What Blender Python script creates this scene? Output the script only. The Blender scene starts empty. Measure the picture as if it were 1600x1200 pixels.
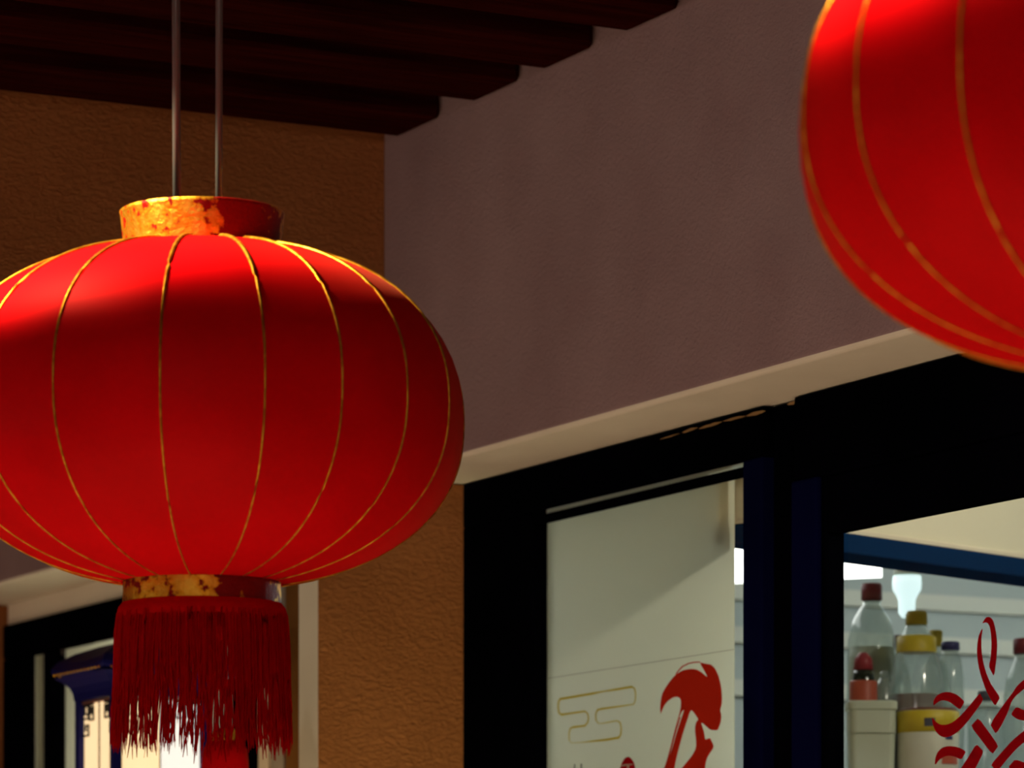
import bpy, bmesh, math, random
from mathutils import Vector, Matrix
random.seed(7)
S = bpy.context.scene
COL = S.collection
# ------------------------------------------------------------------ camera, world, exposure
FPX, HOR, TH, EYE = 5924.0, 1550.0, math.radians(27.59), 1.6
cd = bpy.data.cameras.new('camera'); cam = bpy.data.objects.new('camera', cd); COL.objects.link(cam)
cam.location = (0, 0, EYE); cam.rotation_euler = (math.pi/2, 0, -TH)
cd.sensor_width = 36; cd.lens = FPX/1600*36; cd.shift_y = (HOR-600)/1600; cd.shift_x = 0
cd.clip_start = .05; cd.clip_end = 100
cd.dof.use_dof = True; cd.dof.focus_distance = 5.75; cd.dof.aperture_fstop = 7.6
S.camera = cam
S.view_settings.view_transform = 'Standard'; S.view_settings.look = 'None'
S.view_settings.gamma = 1; S.view_settings.use_curve_mapping = False; S.view_settings.exposure = 0
W = bpy.data.worlds.new('night'); S.world = W; W.use_nodes = True
W.node_tree.nodes['Background'].inputs[0].default_value = (1.0, .62, .42, 1)
W.node_tree.nodes['Background'].inputs[1].default_value = .018

def light(name, kind, loc, energy, color, target=None, **kw):
    l = bpy.data.lights.new(name, kind); l.energy = energy; l.color = color
    for k, v in kw.items(): setattr(l, k, v)
    o = bpy.data.objects.new(name, l); COL.objects.link(o); o.location = loc
    if target is not None:
        o.rotation_euler = (Vector(target)-Vector(loc)).to_track_quat('-Z', 'Y').to_euler()
    return o

def ray(px, py):
    t = (px-800)/FPX
    return Vector((math.sin(TH)+t*math.cos(TH), math.cos(TH)-t*math.sin(TH), (HOR-py)/FPX))
def at_d(px, py, d): r = ray(px, py)*d; r.z += EYE; return r
def at_u(px, py, u): return at_d(px, py, u/ray(px, py).x)
def at_v(px, py, v): return at_d(px, py, v/ray(px, py).y)
CR = Vector((math.cos(TH), -math.sin(TH), 0)); CF = Vector((math.sin(TH), math.cos(TH), 0))

U1, U2, V1, VT = 3.364, 3.55, 7.0, 7.094     # wall face, shop front plane, cross wall front and back
SOF = EYE+1.052                                # underside of the lintel
BZ = EYE+1.735                                 # underside of the beams
CEIL = EYE+1.96
LANT = [at_d(316, 652, 5.03), None]
LANT[1] = at_d(1843, 652, 3.47); LANT[1].z = LANT[0].z+.031

# the spot over each lantern (a ceiling spot up and to the left)
for i, c in enumerate(LANT):
    d = -CR*.60 - CF*.24 + Vector((0, 0, .74))
    tgt = c - CR*(.095, .125)[i] - CF*(.075, .060)[i] + Vector((0, 0, .19))
    light('lantern_spot', 'SPOT', tgt+d, 300, (1, .80, .52), tgt, spot_size=math.radians((30, 31.5)[i]), spot_blend=.45, shadow_soft_size=.02)
# added unseen spots over the paving; their bounce fills soffit and walls
for v in (2.2, 4.6, 9.4):
    light('bounce_fill_spot', 'SPOT', (.5, v, BZ-.06), 680, (1, .77, .56), (.5, v, 0), spot_size=math.radians(78), spot_blend=.5, shadow_soft_size=.05)
for v, sz in ((5.85, 80), (3.72, 60)):
    light('bounce_fill_spot', 'SPOT', (2.3, v, BZ-.04), 150, (1, .78, .58), (2.3, v, 0), spot_size=math.radians(sz), spot_blend=.6, shadow_soft_size=.05)  # added nearer the wall to raise the bounce on soffit and pier
light('pier_fill_spot', 'SPOT', (2.75, 5.5, .12), 105, (1, .97, .52), (3.40, 7.0, 1.72), spot_size=math.radians(34), spot_blend=1, shadow_soft_size=.04)  # unseen spot added to brighten the lower pier
light('side_fill', 'AREA', (-4.2, 6.75, 1.3), 22, (1, .88, .80), (3.2, 7.05, 2.0), shape='DISK', size=.5)  # unseen area light added to lift the pale reveal
light('wall_fill_spot', 'SPOT', (2.0, 1.5, BZ-.06), 62, (1, .90, .88), (U1, 3.7, 2.95), spot_size=math.radians(50), spot_blend=1, shadow_soft_size=.06)  # unseen spot added so the wall brightens to the right
light('side_fill', 'AREA', (-1.2, -.4, 3.0), 20, (1, .90, .86), (3.4, 3.4, 2.8), shape='DISK', size=.5)  # unseen area light added as fill on the right wall
light('shop_lamp', 'POINT', (U2+.8, 5.2, EYE+1.062), 13.5, (1, .93, .74), shadow_soft_size=.035)
light('shop_back_lamp', 'POINT', (5.6, 6.6, EYE+1.1), 34, (.84, .97, 1), shadow_soft_size=.1)
light('next_shop_lamp', 'POINT', (3.78, 8.9, EYE+.5), 3.6, (1, .95, .85), shadow_soft_size=.06)

# ------------------------------------------------------------------ helpers
def newmat(name):
    m = bpy.data.materials.new(name); m.use_nodes = True
    nt = m.node_tree; return m, nt, nt.nodes['Principled BSDF']
def mat(name, col, rough=.6, metal=0, spec=.5, **kw):
    m, nt, p = newmat(name)
    p.inputs['Base Color'].default_value = (*col, 1); p.inputs['Roughness'].default_value = rough
    p.inputs['Metallic'].default_value = metal; p.inputs['Specular IOR Level'].default_value = spec
    for k, v in kw.items(): p.inputs[k].default_value = v
    return m
def noise_mix(nt, p, c1, c2, scale, lo=.4, hi=.6, detail=4, stretch=None, inp='Base Color'):
    tc = nt.nodes.new('ShaderNodeTexCoord'); n = nt.nodes.new('ShaderNodeTexNoise')
    n.inputs['Scale'].default_value = scale; n.inputs['Detail'].default_value = detail
    src = tc.outputs['Object']
    if stretch:
        mp = nt.nodes.new('ShaderNodeMapping'); mp.inputs['Scale'].default_value = stretch
        nt.links.new(src, mp.inputs[0]); src = mp.outputs[0]
    nt.links.new(src, n.inputs['Vector'])
    r = nt.nodes.new('ShaderNodeValToRGB'); r.color_ramp.elements[0].position = lo; r.color_ramp.elements[1].position = hi
    r.color_ramp.elements[0].color = (*c1, 1); r.color_ramp.elements[1].color = (*c2, 1)
    nt.links.new(n.outputs[0], r.inputs[0]); nt.links.new(r.outputs[0], p.inputs[inp])
    return n, r, src
def bump(nt, p, src, scale, strength, dist, detail=6, rough=.6, kind='noise', distort=0):
    n = nt.nodes.new('ShaderNodeTexNoise'); n.inputs['Scale'].default_value = scale; n.inputs['Detail'].default_value = detail
    n.inputs['Roughness'].default_value = rough; n.inputs['Distortion'].default_value = distort
    nt.links.new(src, n.inputs['Vector'])
    b = nt.nodes.new('ShaderNodeBump'); b.inputs['Strength'].default_value = strength; b.inputs['Distance'].default_value = dist
    nt.links.new(n.outputs[0], b.inputs['Height']); nt.links.new(b.outputs[0], p.inputs['Normal'])
    return b
def stucco(name, c1, c2, scale, strength, dist, distort=.0, stretch=None):
    m, nt, p = newmat(name); p.inputs['Roughness'].default_value = .9; p.inputs['Specular IOR Level'].default_value = .15
    n, r, src = noise_mix(nt, p, c1, c2, 5, .3, .7)
    s2 = src
    if stretch:
        mp = nt.nodes.new('ShaderNodeMapping'); mp.inputs['Scale'].default_value = stretch; mp.inputs['Rotation'].default_value = (0, .6, 0)
        nt.links.new(src, mp.inputs[0]); s2 = mp.outputs[0]
    bump(nt, p, s2, scale, strength, dist, distort=distort)
    return m
M = {}
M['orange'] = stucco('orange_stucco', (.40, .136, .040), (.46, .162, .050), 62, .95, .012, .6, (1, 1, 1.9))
M['brown'] = stucco('orange_stucco_shaded', (.20, .085, .018), (.25, .11, .026), 48, .8, .01, .6)  # darker copy of the orange stucco, its shadow put into the colour
M['mauve'] = stucco('mauve_plaster', (.35, .220, .222), (.40, .262, .264), 150, .55, .004)
M['cream'] = stucco('cream_plaster', (.80, .71, .56), (.86, .77, .62), 60, .15, .003)
M['grey_plaster'] = stucco('grey_plaster', (.34, .30, .26), (.46, .42, .36), 50, .8, .006)
m, nt, p = newmat('dark_wood'); p.inputs['Roughness'].default_value = .7; p.inputs['Specular IOR Level'].default_value = 0
n, r, src = noise_mix(nt, p, (.015, .0016, .0011), (.038, .0040, .0026), 9, .3, .7, stretch=(.4, 6, 6)); bump(nt, p, src, 14, .4, .004); M['wood'] = m
m, nt, p = newmat('stone_floor'); p.inputs['Roughness'].default_value = .7
n, r, src = noise_mix(nt, p, (.46, .42, .37), (.55, .51, .45), 4); M['stone'] = m
m, nt, p = newmat('navy_paint'); p.inputs['Roughness'].default_value = .5; p.inputs['Specular IOR Level'].default_value = 0
noise_mix(nt, p, (.0008, .0009, .0016), (.0014, .0014, .0030), 3); M['navy'] = m
m, nt, p = newmat('navy_paint_lit'); p.inputs['Roughness'].default_value = .5; p.inputs['Specular IOR Level'].default_value = 0
noise_mix(nt, p, (.002, .0026, .022), (.003, .0036, .034), 3); M['navy_lit'] = m  # brighter navy for the posts, painting in the reflections they catch
M['chip'] = mat('bare_wood_chip', (.30, .17, .06), .8)
m, nt, p = newmat('red_fabric'); nt.nodes.remove(p); out = nt.nodes['Material Output']
df = nt.nodes.new('ShaderNodeBsdfDiffuse'); gl = nt.nodes.new('ShaderNodeBsdfGlossy'); gl.inputs['Roughness'].default_value = .48; gl.inputs[0].default_value = (1, .80, .68, 1)
mx = nt.nodes.new('ShaderNodeMixShader'); mx.inputs[0].default_value = .004
sn = nt.nodes.new('ShaderNodeBsdfSheen'); sn.inputs[0].default_value = (.05, .032, .016, 1); sn.inputs['Roughness'].default_value = .35; ad = nt.nodes.new('ShaderNodeAddShader')
nt.links.new(df.outputs[0], mx.inputs[1]); nt.links.new(gl.outputs[0], mx.inputs[2]); nt.links.new(mx.outputs[0], ad.inputs[0]); nt.links.new(sn.outputs[0], ad.inputs[1]); nt.links.new(ad.outputs[0], out.inputs[0])
n, r, src = noise_mix(nt, df, (.60, .0006, .0030), (.68, .0009, .0040), 6, inp='Color'); M['red'] = m
m, nt, p = newmat('gold_foil'); p.inputs['Roughness'].default_value = .34; p.inputs['Specular IOR Level'].default_value = .1
n, r, src = noise_mix(nt, p, (.20, .004, .003), (.80, .36, .015), 60, .40, .46, detail=8)
e = r.color_ramp.elements.new(.62); e.color = (.92, .52, .05, 1)
# dark red painted on one side of the ring for its shade and reflections
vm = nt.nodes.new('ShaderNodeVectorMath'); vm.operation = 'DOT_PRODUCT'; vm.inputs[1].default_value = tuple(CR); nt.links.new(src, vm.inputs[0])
shade_ramp = nt.nodes.new('ShaderNodeValToRGB'); cr_ = shade_ramp.color_ramp; cr_.elements[0].position = .022/.11; cr_.elements[0].color = (0, 0, 0, 1)
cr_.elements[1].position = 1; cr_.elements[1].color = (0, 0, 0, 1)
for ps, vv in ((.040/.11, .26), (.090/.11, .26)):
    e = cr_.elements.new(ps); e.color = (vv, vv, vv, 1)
dv = nt.nodes.new('ShaderNodeMath'); dv.operation = 'DIVIDE'; dv.inputs[1].default_value = .11; nt.links.new(vm.outputs['Value'], dv.inputs[0]); nt.links.new(dv.outputs[0], shade_ramp.inputs[0])
sb = nt.nodes.new('ShaderNodeMath'); sb.operation = 'SUBTRACT'; nt.links.new(n.outputs[0], sb.inputs[0]); nt.links.new(shade_ramp.outputs[0], sb.inputs[1]); nt.links.new(sb.outputs[0], r.inputs[0])
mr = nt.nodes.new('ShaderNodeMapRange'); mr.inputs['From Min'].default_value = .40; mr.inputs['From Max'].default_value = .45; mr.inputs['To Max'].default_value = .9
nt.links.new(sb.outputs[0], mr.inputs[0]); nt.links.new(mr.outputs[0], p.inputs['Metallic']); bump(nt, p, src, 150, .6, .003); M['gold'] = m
m, nt, p = newmat('gold_thread'); p.inputs['Metallic'].default_value = .82; p.inputs['Roughness'].default_value = .36; p.inputs['Specular IOR Level'].default_value = 0
noise_mix(nt, p, (.46, .18, .010), (.72, .36, .03), 70); M['rib'] = m
M['fringe'] = mat('red_silk_thread', (.46, .002, .003), .6, 0, 0)
M['rod'] = mat('steel_rod', (.10, .10, .09), .42, .3)
M['sleeve'] = mat('black_sleeve', (.006, .006, .007), .6)
M['decal'] = mat('red_vinyl', (.72, .030, .010), .6, 0, 0)
M['knot'] = mat('crimson_vinyl', (.50, .003, .009), .6, 0, 0)
M['ochre'] = mat('ochre_vinyl', (.75, .62, .008), .5, 0, .3)
M['ink'] = mat('grey_vinyl', (.10, .10, .08), .6)
M['ivory'] = mat('ivory_vinyl', (.72, .55, .42), .6)
def glass(name, tint=(1, 1, 1), gl=.5, rough=.02, body=0, bodycol=(1, 1, 1)):
    m = bpy.data.materials.new(name); m.use_nodes = True; nt = m.node_tree; nt.nodes.clear()
    out = nt.nodes.new('ShaderNodeOutputMaterial'); tr = nt.nodes.new('ShaderNodeBsdfTransparent'); tr.inputs[0].default_value = (*tint, 1)
    g = nt.nodes.new('ShaderNodeBsdfGlossy'); g.inputs['Roughness'].default_value = rough
    f = nt.nodes.new('ShaderNodeFresnel'); f.inputs[0].default_value = 1.45
    ge = nt.nodes.new('ShaderNodeNewGeometry'); inv = nt.nodes.new('ShaderNodeMath'); inv.operation = 'MULTIPLY_ADD'; inv.inputs[1].default_value = -gl; inv.inputs[2].default_value = gl
    nt.links.new(ge.outputs['Backfacing'], inv.inputs[0])          # reflect on the outer faces only
    mul = nt.nodes.new('ShaderNodeMath'); mul.operation = 'MULTIPLY'; nt.links.new(inv.outputs[0], mul.inputs[1])
    nt.links.new(f.outputs[0], mul.inputs[0])
    a = tr.outputs[0]
    if body:
        d = nt.nodes.new('ShaderNodeBsdfDiffuse'); d.inputs[0].default_value = (*bodycol, 1)
        mb = nt.nodes.new('ShaderNodeMixShader'); mb.inputs[0].default_value = body
        nt.links.new(a, mb.inputs[1]); nt.links.new(d.outputs[0], mb.inputs[2]); a = mb.outputs[0]
    mx = nt.nodes.new('ShaderNodeMixShader'); nt.links.new(mul.outputs[0], mx.inputs[0])
    nt.links.new(a, mx.inputs[1]); nt.links.new(g.outputs[0], mx.inputs[2]); nt.links.new(mx.outputs[0], out.inputs[0])
    return m
M['pane'] = glass('clear_glass', (.97, .98, .97), .35)
M['bottle'] = glass('clear_plastic', (.80, .86, .85), 1.6, .12, .22, (.62, .70, .68))
M['bottle_green'] = glass('green_glass', (.05, .08, .04), 1.2, .1, .5, (.02, .03, .015))
def film(name, col, tcol):
    m = bpy.data.materials.new(name); m.use_nodes = True; nt = m.node_tree; nt.nodes.clear()
    out = nt.nodes.new('ShaderNodeOutputMaterial'); d = nt.nodes.new('ShaderNodeBsdfDiffuse'); d.inputs[0].default_value = (*col, 1)
    t = nt.nodes.new('ShaderNodeBsdfTranslucent'); t.inputs[0].default_value = (*tcol, 1)
    a = nt.nodes.new('ShaderNodeAddShader'); nt.links.new(d.outputs[0], a.inputs[0]); nt.links.new(t.outputs[0], a.inputs[1])
    nt.links.new(a.outputs[0], out.inputs[0]); return m
M['film'] = film('frosted_film', (.13, .135, .11), (.86, .87, .80))
def emit(name, col, s):
    m, nt, p = newmat(name); p.inputs['Base Color'].default_value = (.8, .8, .8, 1)
    p.inputs['Emission Color'].default_value = (*col, 1); p.inputs['Emission Strength'].default_value = s; return m
M['lamp_warm'] = emit('lit_lamp_panel', (1, .68, .34), 1.0)
M['lamp_white'] = emit('lit_lamp_panel_white', (1, .92, .84), .85)
M['tube'] = emit('fluorescent', (.98, 1, .97), 3.2)
M['bulb'] = emit('bulb_glow', (.74, .98, 1), .95)
M['blue_roof'] = mat('blue_enamel', (.006, .006, .10), .45, 0, .15)
M['lattice'] = mat('lattice_black', (.004, .004, .010), .5)
M['pinkframe'] = mat('copper_trim', (.35, .14, .10), .4, .4)
M['shopwall'] = mat('shop_wall_paint', (.42, .45, .43), .7)
M['shopceil'] = mat('shop_ceiling_paint', (.62, .60, .52), .8)
M['bulkhead'] = mat('cream_paint', (.84, .78, .60), .7)
M['bluebar'] = mat('blue_trim_paint', (.006, .030, .10), .6, 0, 0)
M['white'] = mat('white_plastic', (.52, .57, .46), .5)
M['shelfmetal'] = mat('shelf_steel', (.35, .37, .37), .4, .6)
for k, c in dict(cap_red=(.16, .012, .02), cap_yellow=(.40, .30, .01), cap_blue=(.03, .03, .13), cap_brown=(.07, .03, .015), label_yellow=(.55, .42, .02),
                 label_orange=(.45, .08, .04), liquid_brown=(.14, .035, .015), label_white=(.60, .60, .50), cap_scarlet=(.28, .02, .03), liquid_pale=(.34, .33, .22),
                 ink_dark=(.05, .05, .07)).items():
    M[k] = mat(k, c, .5)

def mesh_obj(name, bm, mats, parent=None, smooth=False):
    me = bpy.data.meshes.new(name); bmesh.ops.recalc_face_normals(bm, faces=bm.faces); bm.to_mesh(me); bm.free()
    for mm in (mats if isinstance(mats, (list, tuple)) else [mats]): me.materials.append(M[mm])
    if smooth:
        for p in me.polygons: p.use_smooth = True
    o = bpy.data.objects.new(name, me); COL.objects.link(o)
    if parent: o.parent = parent
    return o
def empty(name, loc=(0, 0, 0), rz=0):
    o = bpy.data.objects.new(name, None); COL.objects.link(o); o.location = loc; o.rotation_euler.z = rz; return o
def tag(o, label=None, cat=None, group=None, kind=None):
    if label: o['label'] = label
    if cat: o['category'] = cat
    if group: o['group'] = group
    if kind: o['kind'] = kind
    return o
def add_box(bm, lo, hi, mi=0, bevel=0, mtx=None):
    vs = [bm.verts.new((x, y, z)) for x in (lo[0], hi[0]) for y in (lo[1], hi[1]) for z in (lo[2], hi[2])]
    fs = [bm.faces.new([vs[i] for i in f]) for f in ((0, 1, 3, 2), (4, 6, 7, 5), (0, 4, 5, 1), (2, 3, 7, 6), (0, 2, 6, 4), (1, 5, 7, 3))]
    for f in fs: f.material_index = mi
    if mtx is not None: bmesh.ops.transform(bm, matrix=mtx, verts=vs)
    if bevel:
        es = list({e for f in fs for e in f.edges})
        bmesh.ops.bevel(bm, geom=es, offset=bevel, segments=2, affect='EDGES', profile=.5)
    return fs
def box(name, lo, hi, m, parent=None, bevel=0, mtx=None):
    bm = bmesh.new(); add_box(bm, lo, hi, 0, bevel, mtx); return mesh_obj(name, bm, m, parent)
def lathe(name, prof, m, parent=None, n=32, loc=(0, 0, 0), closed=True, smooth=True, sharp=None):
    bm = bmesh.new(); rings = []
    for r, z in prof:
        if r < 1e-6: rings.append([bm.verts.new((loc[0], loc[1], loc[2]+z))])
        else: rings.append([bm.verts.new((loc[0]+r*math.cos(2*math.pi*k/n), loc[1]+r*math.sin(2*math.pi*k/n), loc[2]+z)) for k in range(n)])
    for a, b in zip(rings, rings[1:]):
        for k in range(n):
            q = [a[k % len(a)], a[(k+1) % len(a)], b[(k+1) % len(b)], b[k % len(b)]]
            q = list(dict.fromkeys(q))
            if len(q) > 2: bm.faces.new(q)
    o = mesh_obj(name, bm, m, parent, smooth)
    return o
def add_tube(bm, pts, r, n=8, cap=True, flat=None):
    rings = []
    for i, q in enumerate(pts):
        q = Vector(q); d = (Vector(pts[min(i+1, len(pts)-1)])-Vector(pts[max(i-1, 0)])).normalized()
        a = d.orthogonal().normalized() if abs(d.z) < .99 else Vector((1, 0, 0)); b = d.cross(a).normalized(); a = b.cross(d)
        rr = r[i] if isinstance(r, (list, tuple)) else r
        rings.append([bm.verts.new(q+a*rr*math.cos(2*math.pi*k/n)+b*rr*math.sin(2*math.pi*k/n)) for k in range(n)])
    for A, B in zip(rings, rings[1:]):
        for k in range(n): bm.faces.new((A[k], A[(k+1) % n], B[(k+1) % n], B[k]))
    if cap: bm.faces.new(rings[0][::-1]); bm.faces.new(rings[-1])
def tube(name, pts, r, m, parent=None, n=8):
    bm = bmesh.new(); add_tube(bm, pts, r, n); return mesh_obj(name, bm, m, parent, True)

# ------------------------------------------------------------------ the setting
fl = box('floor', (-6, -2, -.2), (7.2, 14, 0), 'stone'); tag(fl, 'pale stone paving of the arcade', kind='structure')
ce = empty('ceiling', (0, 0, CEIL)); tag(ce, 'dark timber ceiling of the arcade carried on close-set beams', kind='structure')
for k in range(34):                                   # boards over the beams
    v0 = .6+k*.20; b = box('board', (-1.2, v0, 0), (U1-.002, v0+.192, .03), 'wood', ce)
edges = [(6.739, 6.929), (6.398, 6.585), (6.107, 6.294), (5.792, 5.979)]
while edges[-1][0] > 2: edges.append((edges[-1][0]-.315, edges[-1][1]-.315))
for a, b in edges:
    box('beam', (-1.2, a, BZ-CEIL), (U1-.001, b, -.001), 'wood', ce, .012)

def two_mat_box(bm, lo, hi, front, other, axes, bevel=0):
    fs = add_box(bm, lo, hi, other)
    for f in fs:
        f.normal_update()
    return fs
# right wall above the shop fronts: mauve face, cream underside, the edge between rounded
bm = bmesh.new(); R = .012; prof = [(U1, CEIL+.1), (U1, SOF+R)]
for k in range(1, 6):
    a = k/5*math.pi/2; prof.append((U1+R-R*math.cos(a), SOF+R-R*math.sin(a)))
prof += [(U1+.42, SOF), (U1+.42, CEIL+.1)]
ends = [[bm.verts.new((u, v, z)) for u, z in prof] for v in (.4, 12)]
for k in range(len(prof)):
    j = (k+1) % len(prof); f = bm.faces.new((ends[0][k], ends[0][j], ends[1][j], ends[1][k]))
    f.material_index = 1 if 2 <= k <= 6 else 0
bm.faces.new(ends[0]); bm.faces.new(ends[1][::-1])
wr = mesh_obj('wall_right', bm, ['mauve', 'cream']); tag(wr, 'mauve plastered wall over the shop fronts with a cream soffit', kind='structure')
# right wall below, solid beyond the shop fronts (near the viewer and past the cross walls)
box('pier', (U1, .4, 0), (U1+.42, 3.6, SOF-.001), 'mauve', wr)
box('pier', (U2, VT+.002, 0), (U2+.12, 7.91, SOF-.001), 'brown', wr)  # orange stucco, its shadow put into the colour
box('lintel', (U2+.002, 8.04, EYE+.995), (U2+.10, 9.75, SOF-.001), 'cream', wr)
# cross walls: orange stucco faces, cream inside the opening
def cross_wall(name, v0, v1, uj, zh, label):
    bm = bmesh.new()
    P = [(-1.5, zh), (-1.5, CEIL-.002), (U1-.001, CEIL-.002), (U1-.001, SOF-.003), (U2+.14, SOF-.003), (U2+.14, 0), (uj, 0), (uj, zh)]
    A = [bm.verts.new((u, v0, z)) for u, z in P]; B = [bm.verts.new((u, v1, z)) for u, z in P]
    for k in range(len(P)):
        j = (k+1) % len(P); f = bm.faces.new((A[k], A[j], B[j], B[k])); f.material_index = 1
    bm.faces.new(A); bm.faces.new(B[::-1])
    o = mesh_obj(name, bm, ['orange', 'cream']); tag(o, label, kind='structure'); return o
cross_wall('wall_back', V1, VT, 3.214, EYE+1.22, 'orange stucco cross wall with an open passage behind the large lantern')
cross_wall('wall_far', 9.765, 9.9, 3.0, EYE+1.22, 'second orange cross wall beyond the passage')
tr = box('trim_1', (U2-.004, 7.912, 0), (U2+.05, 7.978, EYE+1.04), 'grey_plaster'); tag(tr, 'rough grey jamb strip beyond the passage', kind='structure')
tr = box('trim_2', (U2-.012, 7.980, 0), (U2+.05, 8.036, EYE+1.04), 'cream'); tag(tr, 'pale door jamb strip beyond the passage', kind='structure')

# ------------------------------------------------------------------ near window and door (navy timber)
def vb(name, v0, v1, z0, z1, u0, u1, m, parent, bevel=.004):
    return box(name, (u0, v0, EYE+z0), (u1, v1, EYE+z1), m, parent, bevel)
ZB = -EYE+.001
w1 = empty('window_1', (0, 0, 0)); tag(w1, 'navy-black shop window with frosted glass beside the orange pier', kind='structure')
vb('stile', 6.694, 6.999, ZB, .9585, U2-.008, U2+.08, 'navy', w1)
vb('head_rail', 5.81, 6.999, .9585, 1.050, U2-.008, U2+.045, 'navy', w1)
vb('transom_filler', 6.645, 6.694, .9500, .9585, U2-.004, U2+.016, 'navy', w1, 0)
vb('transom_rail', 5.873, 6.694, .9345, .9500, U2-.004, U2+.016, 'navy', w1, .002)
vb('stile', 5.806, 5.873, ZB, .9585, U2-.012, U2+.08, 'navy_lit', w1)
vb('sill_rail', 5.873, 6.694, ZB, -.9, U2-.008, U2+.08, 'navy', w1)
pa = vb('pane', 5.873, 6.694, -.9, .945, U2+.018, U2+.024, 'pane', w1, 0)
vb('frosted_film', 5.967, 6.694, -.9, .945, U2+.0275, U2+.0285, 'film', w1, 0)
box('film_seam', (U2+.0266, 5.967, 0), (U2+.0274, 6.694, .0008), 'grey_plaster', w1, 0, Matrix.Translation((0, 0, at_u(1000, 1034, U2).z)))
vb('transom_pane', 5.873, 6.645, .950, .9585, U2-.003, U2-.001, 'pane', w1, 0)
vb('transom_film', 5.873, 6.645, .950, .9585, U2-.0005, U2+.0005, 'film', w1, 0)
# bare wood showing along the worn upper edge of the frame
chips = [(1030, 687, 1062, 677), (1066, 676, 1090, 668), (1092, 670, 1128, 659), (1130, 658, 1165, 650), (1166, 650, 1196, 642), (1230, 632, 1248, 627)]
bm = bmesh.new()
for k, (xa, ya, xb, yb) in enumerate(chips):
    A = at_u(xa, ya, U2-.0088); B = at_u(xb, yb, U2-.0088); h = [.0018, .0035, .004, .003, .0042, .004][k]
    n = 6; top = []; bot = []
    for i in range(n+1):
        q = A.lerp(B, i/n); e = math.sin(math.pi*(i+.3)/(n+.6))
        top.append(bm.verts.new(q+Vector((0, 0, h*e*random.uniform(.5, 1))))); bot.append(bm.verts.new(q-Vector((0, 0, h*e*random.uniform(.5, 1)))))
    for i in range(n): bm.faces.new((top[i], top[i+1], bot[i+1], bot[i]))
w1c = mesh_obj('worn_paint', bm, 'chip', w1); w1c['label'] = 'bare wood showing through chipped navy paint'; w1c['kind'] = 'stuff'

d1 = empty('door_1'); tag(d1, 'navy-black glazed shop door with a red knot on its glass', kind='structure')
vb('frame_post', 5.701, 5.806, ZB, 1.050, U2+.012, U2+.08, 'navy', d1)
vb('frame_post', 5.617, 5.701, ZB, .90, U2-.016, U2-.003, 'navy_lit', d1)
vb('head_panel', 3.601, 5.701, .90, 1.050, U2-.010, U2+.08, 'navy', d1)
vb('stile', 5.604, 5.70, ZB, .90, U2-.002, U2+.035, 'navy', d1)
vb('top_rail', 4.62, 5.604, .801, .90, U2-.002, U2+.035, 'navy', d1)
vb('stile', 4.52, 4.62, ZB, .90, U2-.002, U2+.06, 'navy', d1)
vb('bottom_rail', 4.62, 5.604, ZB, -1.3, U2-.002, U2+.06, 'navy', d1)
vb('pane', 4.62, 5.604, -1.3, .801, U2+.018, U2+.024, 'pane', d1, 0)
vb('side_panel', 3.601, 4.52, ZB, .90, U2+.004, U2+.06, 'navy', d1)

# far window, seen through the passage
w2 = empty('window_2'); tag(w2, 'dark shop window beyond the passage behind the roofed lamp', kind='structure')
vb('head_rail', 8.04, 9.76, .902, .993, U2-.01, U2+.03, 'navy', w2)
vb('stile', 9.52, 9.76, ZB, .900, U2-.01, U2+.08, 'navy', w2)
vb('side_light', 9.462, 9.52, -.9, .893, U2-.010, U2-.006, 'pane', w2, 0)
vb('side_film', 9.462, 9.52, -.9, .893, U2-.005, U2-.004, 'film', w2, 0)
vb('mullion', 9.380, 9.462, ZB, .900, U2-.002, U2+.017, 'navy', w2)
vb('pane', 8.20, 9.379, -.9, .900, U2+.020, U2+.026, 'pane', w2, 0)
vb('frosted_film', 8.20, 9.379, -.9, .900, U2+.027, U2+.028, 'film', w2, 0)
vb('stile', 8.04, 8.20, ZB, .900, U2-.01, U2+.08, 'navy', w2)

# shop interior shell
sw = box('wall_shop_back', (3.92, 8.2, 0), (6.9, 8.3, EYE+1.4), 'shopwall'); tag(sw, 'grey back wall inside the shop', kind='structure')
sw = box('wall_shop_side', (6.8, 2.4, 0), (6.9, 8.2, EYE+1.4), 'shopwall'); tag(sw, 'grey side wall inside the shop', kind='structure')
sw = box('wall_shop_front', (3.9, 2.3, 0), (6.9, 2.4, EYE+1.4), 'shopwall'); tag(sw, 'near end wall inside the shop', kind='structure')
sw = box('wall_shop_party', (3.86, 6.95, 0), (3.92, 9.9, EYE+1.4), 'shopceil'); tag(sw, 'party wall between the two shops', kind='structure')
sw = box('wall_shop_partition', (U2+.13, 6.95, 0), (3.86, 7.05, EYE+1.4), 'shopceil'); tag(sw, 'short partition inside the shop next to the pier', kind='structure')
sc = box('ceiling_shop', (U1+.425, 2.3, EYE+1.4), (6.9, 9.9, EYE+1.5), 'shopceil'); tag(sc, 'pale ceiling inside the shop', kind='structure')
# dropped bulkhead with a blue edge strip
ang = math.atan(.35); mt = Matrix.Translation((U2+.072, 5.936, EYE)) @ Matrix.Rotation(ang, 4, 'Z')
bh = empty('trim_3'); tag(bh, 'cream bulkhead inside the shop with a blue lower edge', kind='structure')
box('bulkhead_panel', (0, .012, .872), (2.0, .10, 1.398), 'bulkhead', bh, .0, mt)
box('edge_strip', (0, 0, .824), (2.0, .11, .862), 'bluebar', bh, .004, mt)
box('edge_bead', (0, .006, .862), (2.0, .10, .872), 'cream', bh, .002, mt)

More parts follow.
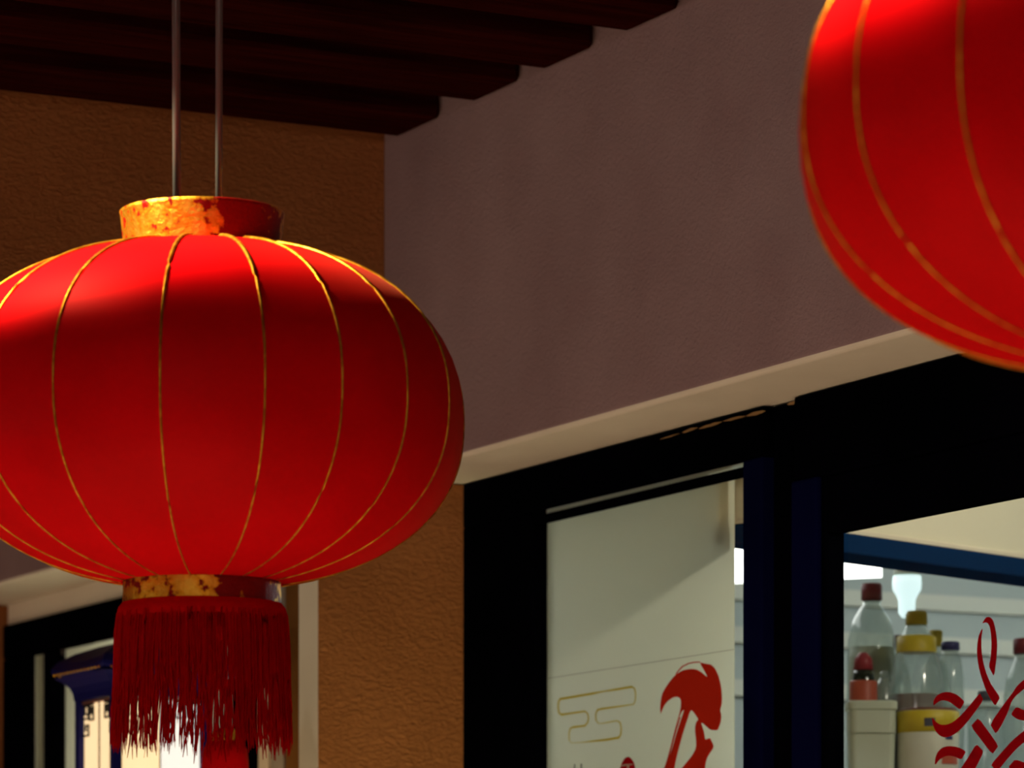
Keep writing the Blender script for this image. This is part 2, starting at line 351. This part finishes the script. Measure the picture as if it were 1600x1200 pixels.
# ------------------------------------------------------------------ big lanterns
SE = 2.25; RA, RB = .352, .2270; LATM = math.acos(.304**(SE/2)); ZR = RB*math.sin(LATM)**(2/SE)
DEG = [-30.8, -7.6, 13.6, 30.6, 48.4, 65.5, 97, 112, 128, 149, 168, 189, 209, 229, 250, 269, 289, 308.5]   # measured from the viewer, clockwise to the right
def make_lantern(name, loc, faceang):
    root = empty(name, loc)
    # angle 0 faces the viewer: local direction
    def pd(a):
        a = math.radians(a); return Vector((-CF*math.cos(a)+CR*math.sin(a)))
    def ell(t):  # t from -1 (bottom) to 1 (top)
        lat = t*LATM; return RA*math.cos(lat)**(2/SE), RB*math.sin(abs(lat))**(2/SE)*(1 if t >= 0 else -1)
    NT, NS = 26, 8
    n = len(DEG); angs = [d+faceang-(6 if faceang < 0 and d == 269 else 0) for d in DEG]
    for i in range(n):
        a0, a1 = angs[i], angs[(i+1) % n]+(360 if i == n-1 else 0)
        bm = bmesh.new(); grid = []
        for j in range(NT+1):
            r, z = ell(-1+2*j/NT); row = []
            A = pd(a0)*r; B = pd(a1)*r
            for k in range(NS+1):
                s = k/NS; chord = A.lerp(B, s); arc = pd(a0+(a1-a0)*s)*r
                q = chord.lerp(arc, .5); row.append(bm.verts.new((q.x, q.y, z)))
            grid.append(row)
        for j in range(NT):
            for k in range(NS): bm.faces.new((grid[j][k], grid[j][k+1], grid[j+1][k+1], grid[j+1][k]))
        mesh_obj('fabric_panel', bm, 'red', root, True)
        bm = bmesh.new(); pts = []; rad = []
        for j in range(NT*2+1):
            t = -1+j/NT; r, z = ell(t); r += .0004; q = pd(a0)*r; pts.append((q.x, q.y, z))
            rad.append(.0010+.0024*max(0, t)+.0005*(1-abs(t))); 
        add_tube(bm, pts, rad, 6); mesh_obj('rib', bm, 'rib', root, True)
    zt, zb = ZR, -ZR
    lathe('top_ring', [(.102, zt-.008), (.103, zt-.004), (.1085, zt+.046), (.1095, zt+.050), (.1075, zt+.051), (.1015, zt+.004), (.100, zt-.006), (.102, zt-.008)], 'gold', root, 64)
    tube('cross_bar', [tuple(-CR*.104+Vector((0, 0, zt+.010))), tuple(CR*.104+Vector((0, 0, zt+.010)))], .003, 'rod', root)
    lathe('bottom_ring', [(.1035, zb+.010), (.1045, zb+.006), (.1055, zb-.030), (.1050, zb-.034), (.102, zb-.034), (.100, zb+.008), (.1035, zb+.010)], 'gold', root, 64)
    top = BZ-loc.z+.006
    for s in (-1, 1):
        x = .0278*s+.0012
        rd = tube('hanging_rod', [tuple(CR*(x-.001+CX)+CF*.0+Vector((0, 0, zt+.012))), tuple(CR*(x+CX-.004*(s < 0))+Vector((0, 0, top)))], .0056 if s < 0 else .0048, 'rod', root, 10)
        z0 = .455+zt if s > 0 else .47+zt
        z0 = min(z0, top-.1)
        q0 = CR*(x+CX-.003*(s < 0))
        tube('sleeve', [tuple(q0+Vector((0, 0, z0))), tuple(q0+Vector((0, 0, top)))], .0066, 'sleeve', rd, 10)
    # fringe: a woven heading and hundreds of loose threads
    fr = empty('fringe'); fr.parent = root
    zf = zb-.030
    lathe('heading', [(.1065, zf+.002), (.111, zf-.004), (.1125, zf-.010), (.1120, zf-.018), (.107, zf-.022), (.1065, zf-.036), (.105, zf-.036), (.105, zf+.002), (.1065, zf+.002)], 'fringe', fr, 96)
    bm = bmesh.new(); N = 500; rnd = random.Random(3 if faceang > 0 else 11)
    for i in range(N):
        a = math.radians(i*360/N+rnd.uniform(-.5, .5)); lay = rnd.choice((0, 1, 1, 2)); R0 = .1080+.0022*lay
        L = .176+rnd.uniform(-.012, .010)+.006*math.sin(a*7); w = rnd.uniform(.0009, .0017)
        if rnd.random() < .36: L -= rnd.uniform(.015, .085)
        tuft = (round(math.degrees(a)/3.6)+.3*math.sin(round(math.degrees(a)/3.6)*2.7))*3.6; tw = R0*(math.radians(tuft)-a)*.85+rnd.uniform(-.0035, .0035)+(rnd.uniform(-.012, .012) if rnd.random() < .12 else 0); sw_ = rnd.uniform(.001, .0035); ph = rnd.uniform(0, 6.3); flare = rnd.uniform(.000, .008)
        ringp = []
        SEG = 9
        for j in range(SEG+1):
            s = j/SEG; r = R0+.004*math.sin(min(1, s*3)*math.pi/2)+flare*s*s-.002*s
            aa = a+(tw*s*s*1.5+sw_*math.sin(ph+s*7)*s)/R0*1.0
            ringp.append((r*math.cos(aa), r*math.sin(aa), zf-.012-L*s))
        ww = [w*(1 if j < SEG else .35) for j in range(SEG+1)]
        add_tube(bm, ringp, ww, 3, cap=False)
    th = mesh_obj('threads', bm, 'fringe', fr, True); th['kind'] = 'stuff'
    return root
CX = -.006
l1 = make_lantern('hanging_lantern', LANT[0], 3.8)
tag(l1, 'large red lantern with gold ribs and long fringe hanging before the orange wall', 'lantern', 'red lanterns hanging in a row under the beams')
l2 = make_lantern('hanging_lantern', LANT[1], -10.5)
tag(l2, 'blurred red lantern cut by the frame edge, hanging in front of the shop door', 'lantern', 'red lanterns hanging in a row under the beams')

# small lantern in the passage
sl_c = at_v(351.5, 1157, 7.047)
sl = empty('small_lantern', sl_c); tag(sl, 'small red lantern with a gold cap hanging behind the large lantern fringe', 'lantern')
lathe('body', [(0, -.16), (.030, -.158), (.044, -.140), (.0475, -.10), (.0475, -.045), (.045, -.018), (.036, -.004), (.028, 0), (0, .0)], 'red', sl, 28)
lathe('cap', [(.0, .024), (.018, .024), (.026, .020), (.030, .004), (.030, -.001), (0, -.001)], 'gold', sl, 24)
lathe('knob', [(0, .024), (.007, .026), (.0105, .034), (.0105, .042), (.006, .050), (0, .052)], 'sleeve', sl, 16)
lathe('tassel', [(0, -.158), (.016, -.160), (.018, -.20), (.022, -.29), (0, -.29)], 'fringe', sl, 20)
tube('cord', [(0, 0, .05), (0, 0, EYE+1.222-sl_c.z)], .0018, 'sleeve', sl, 6)

# ------------------------------------------------------------------ lit box lamp with pagoda roof
BW = .212
near = at_d(181, 1083, 8.35)
lc = Vector((near.x+BW/2, near.y+BW/2, near.z))         # centre, z at the top of the glass
lamp = empty('box_lamp', lc); tag(lamp, 'lit box lamp with a blue pagoda roof and corner fretwork beside the far window', 'lamp')
H = .62; hw = BW/2
for sx in (-1, 1):
    for sy in (-1, 1):
        box('corner_post', (sx*hw-.011, sy*hw-.011, -H), (sx*hw+.011, sy*hw+.011, .004), 'blue_roof', lamp, .002)
def face_mtx(k): return Matrix.Rotation(k*math.pi/2, 4, 'Z')
spirals = [[(0, .032), (.028, .032), (.028, .004), (.008, .004), (.008, .022), (.018, .022)],
           [(.036, .004), (.036, .036), (.060, .036), (.060, .008), (.047, .008), (.047, .022)],
           [(0, .070), (.030, .070), (.030, .047), (.013, .047), (.013, .058)]]
for k in range(4):
    Mx = face_mtx(k); w = hw-.011
    bm = bmesh.new(); add_box(bm, (-w, -hw+.004, -H), (-.0008, -hw+.009, -.012), 0, 0, Mx); lf = mesh_obj('glass_panel', bm, 'lamp_warm', lamp)
    bm = bmesh.new(); add_box(bm, (.0008, -hw+.004, -H), (w, -hw+.009, -.012), 0, 0, Mx); rf = mesh_obj('glass_panel', bm, 'lamp_white' if k == 0 else 'lamp_warm', lamp)
    bm = bmesh.new(); add_box(bm, (-.0012, -hw+.001, -H), (.0012, -hw+.010, -.012), 0, 0, Mx); mesh_obj('mullion', bm, 'lattice', lamp)
    bm = bmesh.new(); add_box(bm, (-w, -hw-.002, -.012), (w, -hw+.012, -.006), 0, .001, Mx); mesh_obj('top_rail', bm, 'pinkframe', lamp)
    bm = bmesh.new(); add_box(bm, (-w, -hw-.001, -H), (w, -hw+.012, -H+.02), 0, .001, Mx); mesh_obj('bottom_rail', bm, 'blue_roof', lamp)
    for sgn in (-1, 1):
        bm = bmesh.new(); t = .0022
        for pl in spirals:
            for (xa, za), (xb, zb) in zip(pl, pl[1:]):
                x0, x1 = sorted((sgn*(w-xa), sgn*(w-xb))); z0, z1 = sorted((-.013-za, -.013-zb))
                add_box(bm, (x0-t, -hw+.0005, z0-t), (x1+t, -hw+.005, z1+t), 0, 0, Mx)
        x0, x1 = sorted((sgn*w, sgn*(w-.062))); add_box(bm, (x0, -hw+.0005, -.017), (x1, -hw+.005, -.012), 0, 0, Mx)
        mesh_obj('fretwork', bm, 'lattice', lamp)
def sq_loft(name, prof, m, parent, smooth=True, lift=0, n=8):
    bm = bmesh.new(); rings = []
    for r, z in prof:
        ring = []
        for k in range(4):
            for j in range(n):
                s = -1+2*j/n; q = Vector((s*r, -r, z+lift*abs(s)**3*(r/hw)**2)); ring.append(bm.verts.new(face_mtx(k) @ q))
        rings.append(ring)
    N = 4*n
    for A, B in zip(rings, rings[1:]):
        for k in range(N): bm.faces.new((A[k], A[(k+1) % N], B[(k+1) % N], B[k]))
    bm.faces.new(rings[0]); bm.faces.new(rings[-1][::-1])
    return mesh_obj(name, bm, m, parent, False)
sq_loft('cove', [(hw+.012, -.004), (hw+.014, .012), (hw+.020, .026), (hw+.034, .040), (hw+.047, .048)], 'blue_roof', lamp)
sq_loft('roof', [(hw+.048, .048), (hw+.052, .052), (hw+.052, .060), (hw+.040, .078), (hw+.010, .098), (hw-.030, .115), (hw-.065, .126), (.03, .131), (.02, .14), (.012, .15)], 'blue_roof', lamp, lift=.004)
lathe('finial', [(0, .15), (.014, .15), (.02, .165), (.012, .18), (0, .186)], 'blue_roof', lamp, 16)
for k in range(4):
    for j in range(14):
        bm = bmesh.new(); x = -hw-.03+j*(2*hw+.06)/13
        bmesh.ops.create_uvsphere(bm, u_segments=8, v_segments=5, radius=.0034, matrix=face_mtx(k) @ Matrix.Translation((x, -hw-.052, .055)))
        mesh_obj('eave_stud', bm, 'gold', lamp, True)
box('base', (-hw-.02, -hw-.02, -H-.04), (hw+.02, hw+.02, -H), 'blue_roof', lamp, .006)
br = bmesh.new(); add_box(br, (0, -.012, .056), (U2-.006-lc.x, .012, .080), 0, .002); mesh_obj('wall_bracket', br, 'blue_roof', lamp)

# ------------------------------------------------------------------ stickers on the glass
def poly_decal(name, polys, m, u, parent=None, px=True, thick=.0006):
    from mathutils.geometry import tessellate_polygon
    bm = bmesh.new()
    for pl in polys:
        pts = [at_u(x, y, u) for x, y in pl]
        tris = tessellate_polygon([[Vector((q.y, q.z, 0)) for q in pts]])
        f_ = [bm.verts.new(q) for q in pts]; b_ = [bm.verts.new(q+Vector((thick, 0, 0))) for q in pts]
        for t in tris:
            try: bm.faces.new([f_[i] for i in t]); bm.faces.new([b_[i] for i in reversed(t)])
            except ValueError: pass
        n = len(pts)
        for i in range(n):
            try: bm.faces.new((f_[i], f_[(i+1) % n], b_[(i+1) % n], b_[i]))
            except ValueError: pass
    return mesh_obj(name, bm, m, parent)
def smooth_poly(pl, it=1):
    for _ in range(it):
        o = []
        for i in range(len(pl)):
            a, b = pl[i], pl[(i+1) % len(pl)]
            o += [(a[0]*.78+b[0]*.22, a[1]*.78+b[1]*.22), (a[0]*.22+b[0]*.78, a[1]*.22+b[1]*.78)]
        pl = o
    return pl
UD = U2+.0258
c8 = lambda pl: [(840+x/4.706, 1020+y/4.706) for x, y in pl]
brush = [(905, 450), (900, 400), (912, 310), (935, 265), (975, 205), (1010, 165), (1060, 130), (1120, 118), (1160, 120), (1200, 140), (1235, 170), (1250, 178),
         (1225, 130), (1200, 90), (1195, 70), (1230, 80), (1270, 85), (1300, 110), (1325, 160), (1340, 210), (1350, 270), (1355, 330), (1352, 380), (1340, 420), (1350, 460),
         (1345, 510), (1330, 550), (1322, 570), (1270, 568), (1240, 540), (1210, 515), (1200, 515), (1215, 560), (1225, 600), (1230, 640), (1250, 632), (1268, 628), (1275, 645),
         (1292, 680), (1290, 700), (1270, 730), (1250, 760), (1235, 800), (1228, 860), (1226, 940), (1180, 1010), (1090, 1060), (1000, 1080), (980, 1040), (1010, 930), (1060, 847), (1100, 800), (1140, 750), (1165, 700),
         (1165, 640), (1155, 560), (1165, 510), (1183, 490), (1160, 455), (1130, 418), (1115, 440), (1100, 490), (1070, 580), (1040, 690), (1015, 790), (1000, 870), (960, 1000), (900, 1120), (890, 1060),
         (935, 870), (985, 720), (1030, 560), (1062, 470), (1078, 415), (1060, 430), (1040, 470), (1010, 590), (985, 690), (955, 800), (930, 880), (922, 870),
         (950, 790), (975, 700), (1000, 600), (1030, 490), (1050, 420), (1055, 350), (1040, 325), (1000, 325), (960, 350), (930, 385), (910, 430)]
arc = [(1012, 158), (1030, 132), (1060, 98), (1110, 74), (1150, 66), (1190, 64), (1196, 72), (1150, 74), (1112, 81), (1066, 104), (1036, 137), (1017, 160)]
streak = [(1018, 560), (1030, 520), (1046, 470), (1050, 473), (1034, 525), (1022, 562), (985, 700), (960, 800), (940, 875), (936, 873), (956, 798), (981, 699)]
cg = empty('calligraphy_sticker', at_u(1080, 1210, UD)); tag(cg, 'red brush calligraphy sticker on the frosted window pane', 'sticker')
def child_keep(o, par):
    o.parent = par; o.matrix_parent_inverse = Matrix.Translation(-par.location); return o
child_keep(poly_decal('brush_stroke', [smooth_poly(c8(brush))], 'decal', UD), cg)
for pl in (arc, streak): child_keep(poly_decal('dry_streak', [c8(pl)], 'decal', UD), cg)
cl = [(165, 340, 9), (400, 300, 9), (480, 284, 5), (560, 272, 8), (690, 250, 9), (712, 262, 5), (719, 300, 3), (717, 350, 3), (705, 378, 4), (600, 394, 6), (470, 412, 8), (440, 420, 7), (426, 450, 4), (428, 495, 4), (445, 518, 3),
      (470, 520, 3), (580, 499, 5), (605, 512, 5), (614, 550, 4), (611, 600, 5), (595, 624, 9), (500, 640, 9), (400, 650, 6), (330, 658, 3), (250, 663, 2), (232, 645, 2), (230, 590, 3), (240, 555, 5), (265, 546, 8), (345, 537, 7), (366, 515, 5),
      (374, 480, 4), (366, 445, 5), (345, 430, 7), (260, 442, 7), (175, 455, 9), (156, 440, 6), (150, 400, 5), (153, 360, 6)]
def ribbon_px(pts, closed=True, f=c8, shrink=.9):
    L = []; R_ = []; n = len(pts)
    for i in range(n):
        x, y, w = pts[i]; xa, ya, _ = pts[(i-1) % n]; xb, yb, _ = pts[(i+1) % n]
        dx, dy = xb-xa, yb-ya; l = math.hypot(dx, dy) or 1; w *= shrink
        L.append((x-dy/l*w, y+dx/l*w)); R_.append((x+dy/l*w, y-dx/l*w))
    L = f(L); R_ = f(R_); out = []
    for i in range(n): j = (i+1) % n; out.append([L[i], L[j], R_[j], R_[i]])
    return out
o = poly_decal('cloud_sticker', ribbon_px(cl), 'ochre', UD); tag(o, 'thin yellow cloud outline sticker on the frosted window pane', 'sticker')
# seal
se = empty('seal_sticker', at_u(980, 1212, UD)); tag(se, 'small red oval seal sticker low on the frosted pane', 'sticker')
cx_, cy_ = 980.8, 1212
ov = [(cx_+12.4*math.sin(k/28*2*math.pi)*(1+.03*math.sin(k*5)), cy_-29.5*math.cos(k/28*2*math.pi)) for k in range(28)]
child_keep(poly_decal('seal_ground', [ov], 'knot', UD), se)
child_keep(poly_decal('seal_character', [[(970.5, 1196), (976, 1194), (988, 1193.6), (988, 1195.2), (978, 1196), (971, 1197.5)], [(979.4, 1195.5), (982.6, 1195.2), (982.6, 1226), (979.6, 1226)],
                                         [(972, 1211), (989, 1208.5), (989, 1210.5), (972, 1213)], [(971, 1227), (991, 1224), (991, 1226.5), (971, 1229.5)]], 'ivory', UD-.0010), se)
tx = empty('text_sticker', at_u(902, 1206, UD)); tag(tx, 'two thin grey lettering strokes under the cloud outline', 'sticker')
for pl in ([(896.9, 1194), (898.2, 1194), (898.2, 1216), (896.9, 1216)], [(907.2, 1193), (908.8, 1193), (908.8, 1215), (907.2, 1215)]):
    child_keep(poly_decal('stroke', [pl], 'ink', UD), tx)
# knot
ck = lambda pl: [(1430+x/4.615, 940+y/4.615) for x, y in pl]
KN = [[(490, 145), (505, 118), (525, 108), (545, 116), (562, 140), (578, 200), (588, 270), (590, 330), (583, 430), (568, 540), (548, 505), (530, 465), (545, 400), (550, 300), (545, 220), (535, 175), (520, 152), (500, 150), (482, 158)],
      [(486, 190), (470, 215), (455, 255), (446, 320), (446, 390), (455, 460), (475, 540), (510, 640), (545, 705), (575, 752), (592, 725), (610, 690), (575, 640), (535, 575), (505, 500), (485, 420), (476, 340), (476, 260)],
      [(130, 752), (133, 710), (155, 678), (190, 657), (235, 650), (290, 665), (325, 692), (355, 722), (338, 752), (320, 780), (285, 750), (250, 725), (215, 712), (180, 714), (150, 732)],
      [(120, 832), (125, 880), (145, 935), (180, 970), (215, 980), (250, 972), (290, 952), (350, 898), (420, 810), (490, 710), (477, 685), (465, 658), (400, 740), (330, 820), (275, 868), (225, 889), (180, 888), (148, 868)],
      [(455, 838), (428, 868), (400, 898), (478, 1000), (555, 1102), (578, 1070), (600, 1040), (528, 938)],
      [(860, 520), (785, 562), (735, 605), (700, 660), (640, 738), (540, 882), (560, 920), (583, 955), (635, 865), (672, 785), (690, 725), (720, 682), (785, 628), (860, 590)],
      [(900, 800), (840, 800), (785, 785), (730, 758), (708, 785), (690, 815), (735, 848), (785, 860), (850, 862), (905, 850)],
      [(140, 1182), (143, 1130), (160, 1085), (195, 1052), (240, 1040), (305, 1048), (365, 1078), (350, 1110), (330, 1140), (285, 1118), (240, 1110), (205, 1118), (170, 1142)],
      [(440, 1028), (465, 1052), (492, 1080), (465, 1140), (420, 1225), (340, 1310), (290, 1260), (345, 1180), (395, 1100)],
      [(860, 890), (785, 930), (700, 1000), (620, 1090), (545, 1175), (565, 1200), (590, 1225), (650, 1150), (720, 1070), (785, 1010), (860, 970)],
      [(900, 1180), (785, 1160), (720, 1138), (695, 1165), (670, 1195), (720, 1230), (785, 1250), (890, 1265)]]
kn = empty('knot_sticker', at_u(1560, 1110, UD)); tag(kn, 'crimson interlaced knot sticker on the clear door glass', 'sticker')
for pl in KN: child_keep(poly_decal('strand', [smooth_poly(ck(pl))], 'knot', UD), kn)

# ------------------------------------------------------------------ things inside the shop
DS = 7.75
shz = at_d(1450, 1236, DS).z
sm = Matrix.Translation((0, 0, 0))
c0 = at_d(1500, 1236, DS)
sh = empty('shelf_rack', (c0.x, c0.y, 0), -TH); tag(sh, 'grey steel rack inside the shop carrying the bottles', 'shelf')
box('shelf_board', (-.40, -.17, shz-.03), (.55, .24, shz), 'shelfmetal', sh, .003)
box('shelf_board', (-.40, -.17, shz-.75), (.55, .24, shz-.72), 'shelfmetal', sh, .003)
for x in (-.385, .535):
    for y in (-.155, .225): box('leg', (x-.014, y-.014, 0), (x+.014, y+.014, shz-.001), 'shelfmetal', sh, .002)
def on_shelf(px, dd): q = at_d(px, 1236, DS+dd); return Vector((q.x, q.y, shz+.0005)), q
def bottle(px, dd, topy, spec, label):
    """spec: list of (name, material, [(px radius, py)...]) measured at the bottle's own distance"""
    loc, q = on_shelf(px, dd); d = DS+dd; k = d/FPX
    root = empty('bottle', loc); tag(root, label, 'bottle', 'bottles on the shop rack')
    for nm, m, prof in spec:
        pr = [(r*k, max(0, at_d(px, y, d).z-loc.z) if y is not None else 0) for r, y in prof]
        lathe(nm, pr, m, root, 28)
    return root
bottle(1362, .14, 912, [('body', 'bottle', [(0, 1240), (35, 1240), (39, 1225), (39, 1030), (37, 1000), (30, 970), (19, 952), (14, 946), (14, 938), (0, 938)]),
                        ('liquid', 'liquid_pale', [(0, 1236), (33, 1236), (36, 1222), (36, 1040), (34, 1012), (0, 1012)]),
                        ('cap', 'cap_red', [(0, 938), (16.5, 938), (16.5, 916), (14.5, 912), (0, 912)])], 'big clear bottle with a dark red cap beside the door stile')
bottle(1349, -.03, 1020, [('body', 'bottle_green', [(0, 1240), (21, 1240), (22, 1225), (21, 1090), (17, 1060), (15, 1046), (0, 1046)]),
                          ('label_band', 'label_orange', [(21.8, 1098), (21.6, 1066), (20.5, 1064), (20.5, 1098), (21.8, 1098)]),
                          ('cap', 'cap_scarlet', [(0, 1047), (15.5, 1047), (14, 1030), (8, 1022), (6, 1020), (0, 1020)])], 'small dark bottle with pointed red cap standing behind the white tub')
bottle(1432, .02, 955, [('body', 'bottle', [(0, 1240), (40, 1240), (44, 1225), (44, 1105), (42, 1060), (36, 1030), (30, 1018), (27, 1000), (20, 985), (15, 976), (0, 976)]),
                        ('liquid', 'liquid_brown', [(0, 1238), (41, 1238), (42.5, 1110), (41.5, 1086), (0, 1086)]),
                        ('neck_label', 'label_yellow', [(31, 1020), (31.5, 1018), (30.5, 996), (28, 994), (26, 996), (28.5, 1020), (31, 1020)]),
                        ('cap', 'cap_yellow', [(0, 976), (17, 976), (17, 960), (14, 955), (0, 955)])], 'clear bottle with yellow cap and yellow neck label')
bottle(1462, .17, 985, [('body', 'bottle', [(0, 1240), (22, 1240), (24, 1225), (24, 1080), (20, 1050), (10, 1025), (9, 1010), (0, 1010)]),
                        ('cap', 'cap_yellow', [(0, 1010), (10.5, 1010), (10.5, 987), (9, 985), (0, 985)])], 'slim bottle half behind the yellow-capped bottle, with an olive cap')
bottle(1485, .07, 1003, [('body', 'bottle', [(0, 1240), (20, 1240), (21, 1225), (21, 1060), (17, 1030), (13, 1022), (13, 1015), (0, 1015)]),
                         ('cap', 'cap_blue', [(0, 1016), (14.5, 1016), (14.5, 1005), (13, 1003), (0, 1003)])], 'clear bottle with a flat navy blue cap left of the knot')
bottle(1404, .26, 992, [('body', 'bottle', [(0, 1240), (20, 1240), (21, 1225), (20, 1070), (14, 1040), (8, 1022), (8, 1016), (0, 1016)]),
                        ('cap', 'cap_brown', [(0, 1016), (9, 1016), (9, 994), (7, 992), (0, 992)])], 'thin bottle with a brown cap between the two large ones')
bottle(1602, .10, 998, [('body', 'bottle', [(0, 1240), (32, 1240), (34, 1225), (34, 1090), (30, 1060), (18, 1032), (16, 1021), (0, 1021)]),
                        ('cap', 'cap_red', [(0, 1022), (19, 1022), (19, 1001), (17, 998), (0, 998)])], 'clear bottle with a maroon cap right of the knot top loop')
bottle(1381, -.01, 1058, [('body', 'bottle', [(0, 1240), (15, 1240), (16, 1225), (16, 1100), (13, 1075), (7, 1060), (0, 1058)]),
                          ('stopper', 'bottle', [(0, 1060), (6, 1060), (7, 1054), (5, 1049), (0, 1048)])], 'short clear flask between the dark bottle and the yellow-capped one')
bottle(1540, .12, 1080, [('body', 'bottle', [(0, 1240), (26, 1240), (28, 1225), (28, 1130), (22, 1105), (12, 1094), (0, 1094)]),
                         ('cap', 'ink_dark', [(0, 1095), (13, 1095), (13, 1082), (11, 1080), (0, 1080)])], 'squat clear bottle with a dark cap behind the middle of the knot')
# jar with yellow label in front
loc, q = on_shelf(1450, -.17); d = DS-.17; k = d/FPX
jr = empty('jar', loc); tag(jr, 'pale jar with a yellow band and printed label behind the knot edge', 'jar')
zz = lambda y: at_d(1446, y, d).z-loc.z
lathe('body', [(0, 0), (46*k, 0), (48*k, .005), (48*k, zz(1114)), (46*k, zz(1112)), (0, zz(1112))], 'label_white', jr, 32)
lathe('yellow_band', [(48.4*k, zz(1146)), (48.6*k, zz(1146)), (48.6*k, zz(1113)), (48*k, zz(1112.5)), (48*k, zz(1146)), (48.4*k, zz(1146))], 'label_yellow', jr, 32)
lathe('lid', [(0, zz(1112.5)), (45*k, zz(1112.5)), (45*k, zz(1110)), (43*k, zz(1108)), (0, zz(1108))], 'liquid_brown', jr, 32)
def patch(nm, m, a0, a1, y0, y1, par=jr):
    bm = bmesh.new(); cols = []
    for j in range(7):
        a = math.radians(a0+(a1-a0)*j/6); dr = (-CF*math.cos(a)+CR*math.sin(a))*(48.9*k); cols.append([bm.verts.new((dr.x, dr.y, zz(y))) for y in (y0, y1)])
    for A, B in zip(cols, cols[1:]): bm.faces.new((A[0], B[0], B[1], A[1]))
    return mesh_obj(nm, bm, m, par, True)
patch('emblem', 'ink_dark', -13, 7, 1125, 1138); patch('printed_patch', 'label_orange', 20, 62, 1172, 1196); patch('printed_patch', 'cap_blue', 28, 45, 1152, 1158)
# white tub
loc, q = on_shelf(1361, -.16); d = DS-.16; k = d/FPX; zz2 = lambda y: at_d(1362, y, d).z-loc.z
tb = empty('plastic_tub', loc, -TH); tag(tb, 'white plastic tub with a deep lid next to the door stile', 'tub')
def rrect(name, spec, m, par):
    bm = bmesh.new(); rings = []
    for hx, hy, rr, z in spec:
        ring = []
        for cxs, cys, a0 in ((1, 1, 0), (-1, 1, 90), (-1, -1, 180), (1, -1, 270)):
            for j in range(5):
                a = math.radians(a0+j*22.5); ring.append(bm.verts.new((cxs*(hx-rr)+rr*math.cos(a), cys*(hy-rr)+rr*math.sin(a), z)))
        rings.append(ring)
    for A, B in zip(rings, rings[1:]):
        for i in range(20): bm.faces.new((A[i], A[(i+1) % 20], B[(i+1) % 20], B[i]))
    bm.faces.new(rings[0][::-1]); bm.faces.new(rings[-1]); return mesh_obj(name, bm, m, par)
rrect('body', [(.043, .040, .012, 0), (.045, .042, .012, zz2(1146))], 'white', tb)
rrect('lid', [(.046, .046, .014, zz2(1147)), (.046, .046, .014, zz2(1112)), (.049, .050, .014, zz2(1110)), (.049, .050, .014, zz2(1099)), (.047, .048, .014, zz2(1097))], 'white', tb)
# fluorescent panel and bulb
P = [at_d(1120, 850, 7.80), at_d(1378, 886, 8.22), at_d(1378, 899, 8.46), at_d(1120, 907, 8.6)]
lz = EYE+.925; bm = bmesh.new()
lo = [bm.verts.new((p.x, p.y, lz)) for p in P]; hi = [bm.verts.new((p.x, p.y, lz+.03)) for p in P]
bm.faces.new(lo); bm.faces.new(hi[::-1])
for i in range(4): bm.faces.new((lo[i], lo[(i+1) % 4], hi[(i+1) % 4], hi[i]))
ct = sum(P, Vector())/4
fp = empty('light_panel', (ct.x, ct.y, EYE+1.4)); tag(fp, 'bright white fluorescent panel hanging inside the shop', 'lamp')
child_keep(mesh_obj('diffuser', bm, 'tube'), fp)
for s in (.3, .7):
    q = P[0].lerp(P[1], s).lerp(P[3].lerp(P[2], s), .5); child_keep(tube('suspension_rod', [(q.x, q.y, lz+.03), (q.x, q.y, EYE+1.4)], .004, 'shelfmetal'), fp)
d = 7.98; q = at_d(1417, 930, d); k = d/FPX
hb = empty('hanging_bulb', q); tag(hb, 'glowing bluish white lamp bulb hanging above the yellow-capped bottle', 'lamp')
zz3 = lambda y: at_d(1417, y, d).z-q.z
lathe('bulb', [(0, zz3(966)), (8*k, zz3(965)), (13*k, zz3(958)), (13.5*k, zz3(938)), (17*k, zz3(930)), (22*k, zz3(922)), (23*k, zz3(912)), (22*k, zz3(900)), (0, zz3(899))], 'bulb', hb, 24)
lathe('socket', [(0, zz3(900)), (20*k, zz3(900)), (20*k, zz3(890)), (14*k, zz3(884)), (0, zz3(884))], 'white', hb, 24)
tube('cord', [(0, 0, zz3(885)), (0, 0, EYE+1.4-q.z)], .003, 'sleeve', hb, 6)
# shelf edge rails on the shop's back wall
for i, y in enumerate((945, 1010, 1090)):
    z = at_v(1500, y, 8.19).z
    o = box('trim_%d' % (4+i), (4.6, 8.17, z-.02), (6.6, 8.199, z+.02), 'shopceil'); tag(o, 'pale rail on the back wall of the shop', kind='structure')
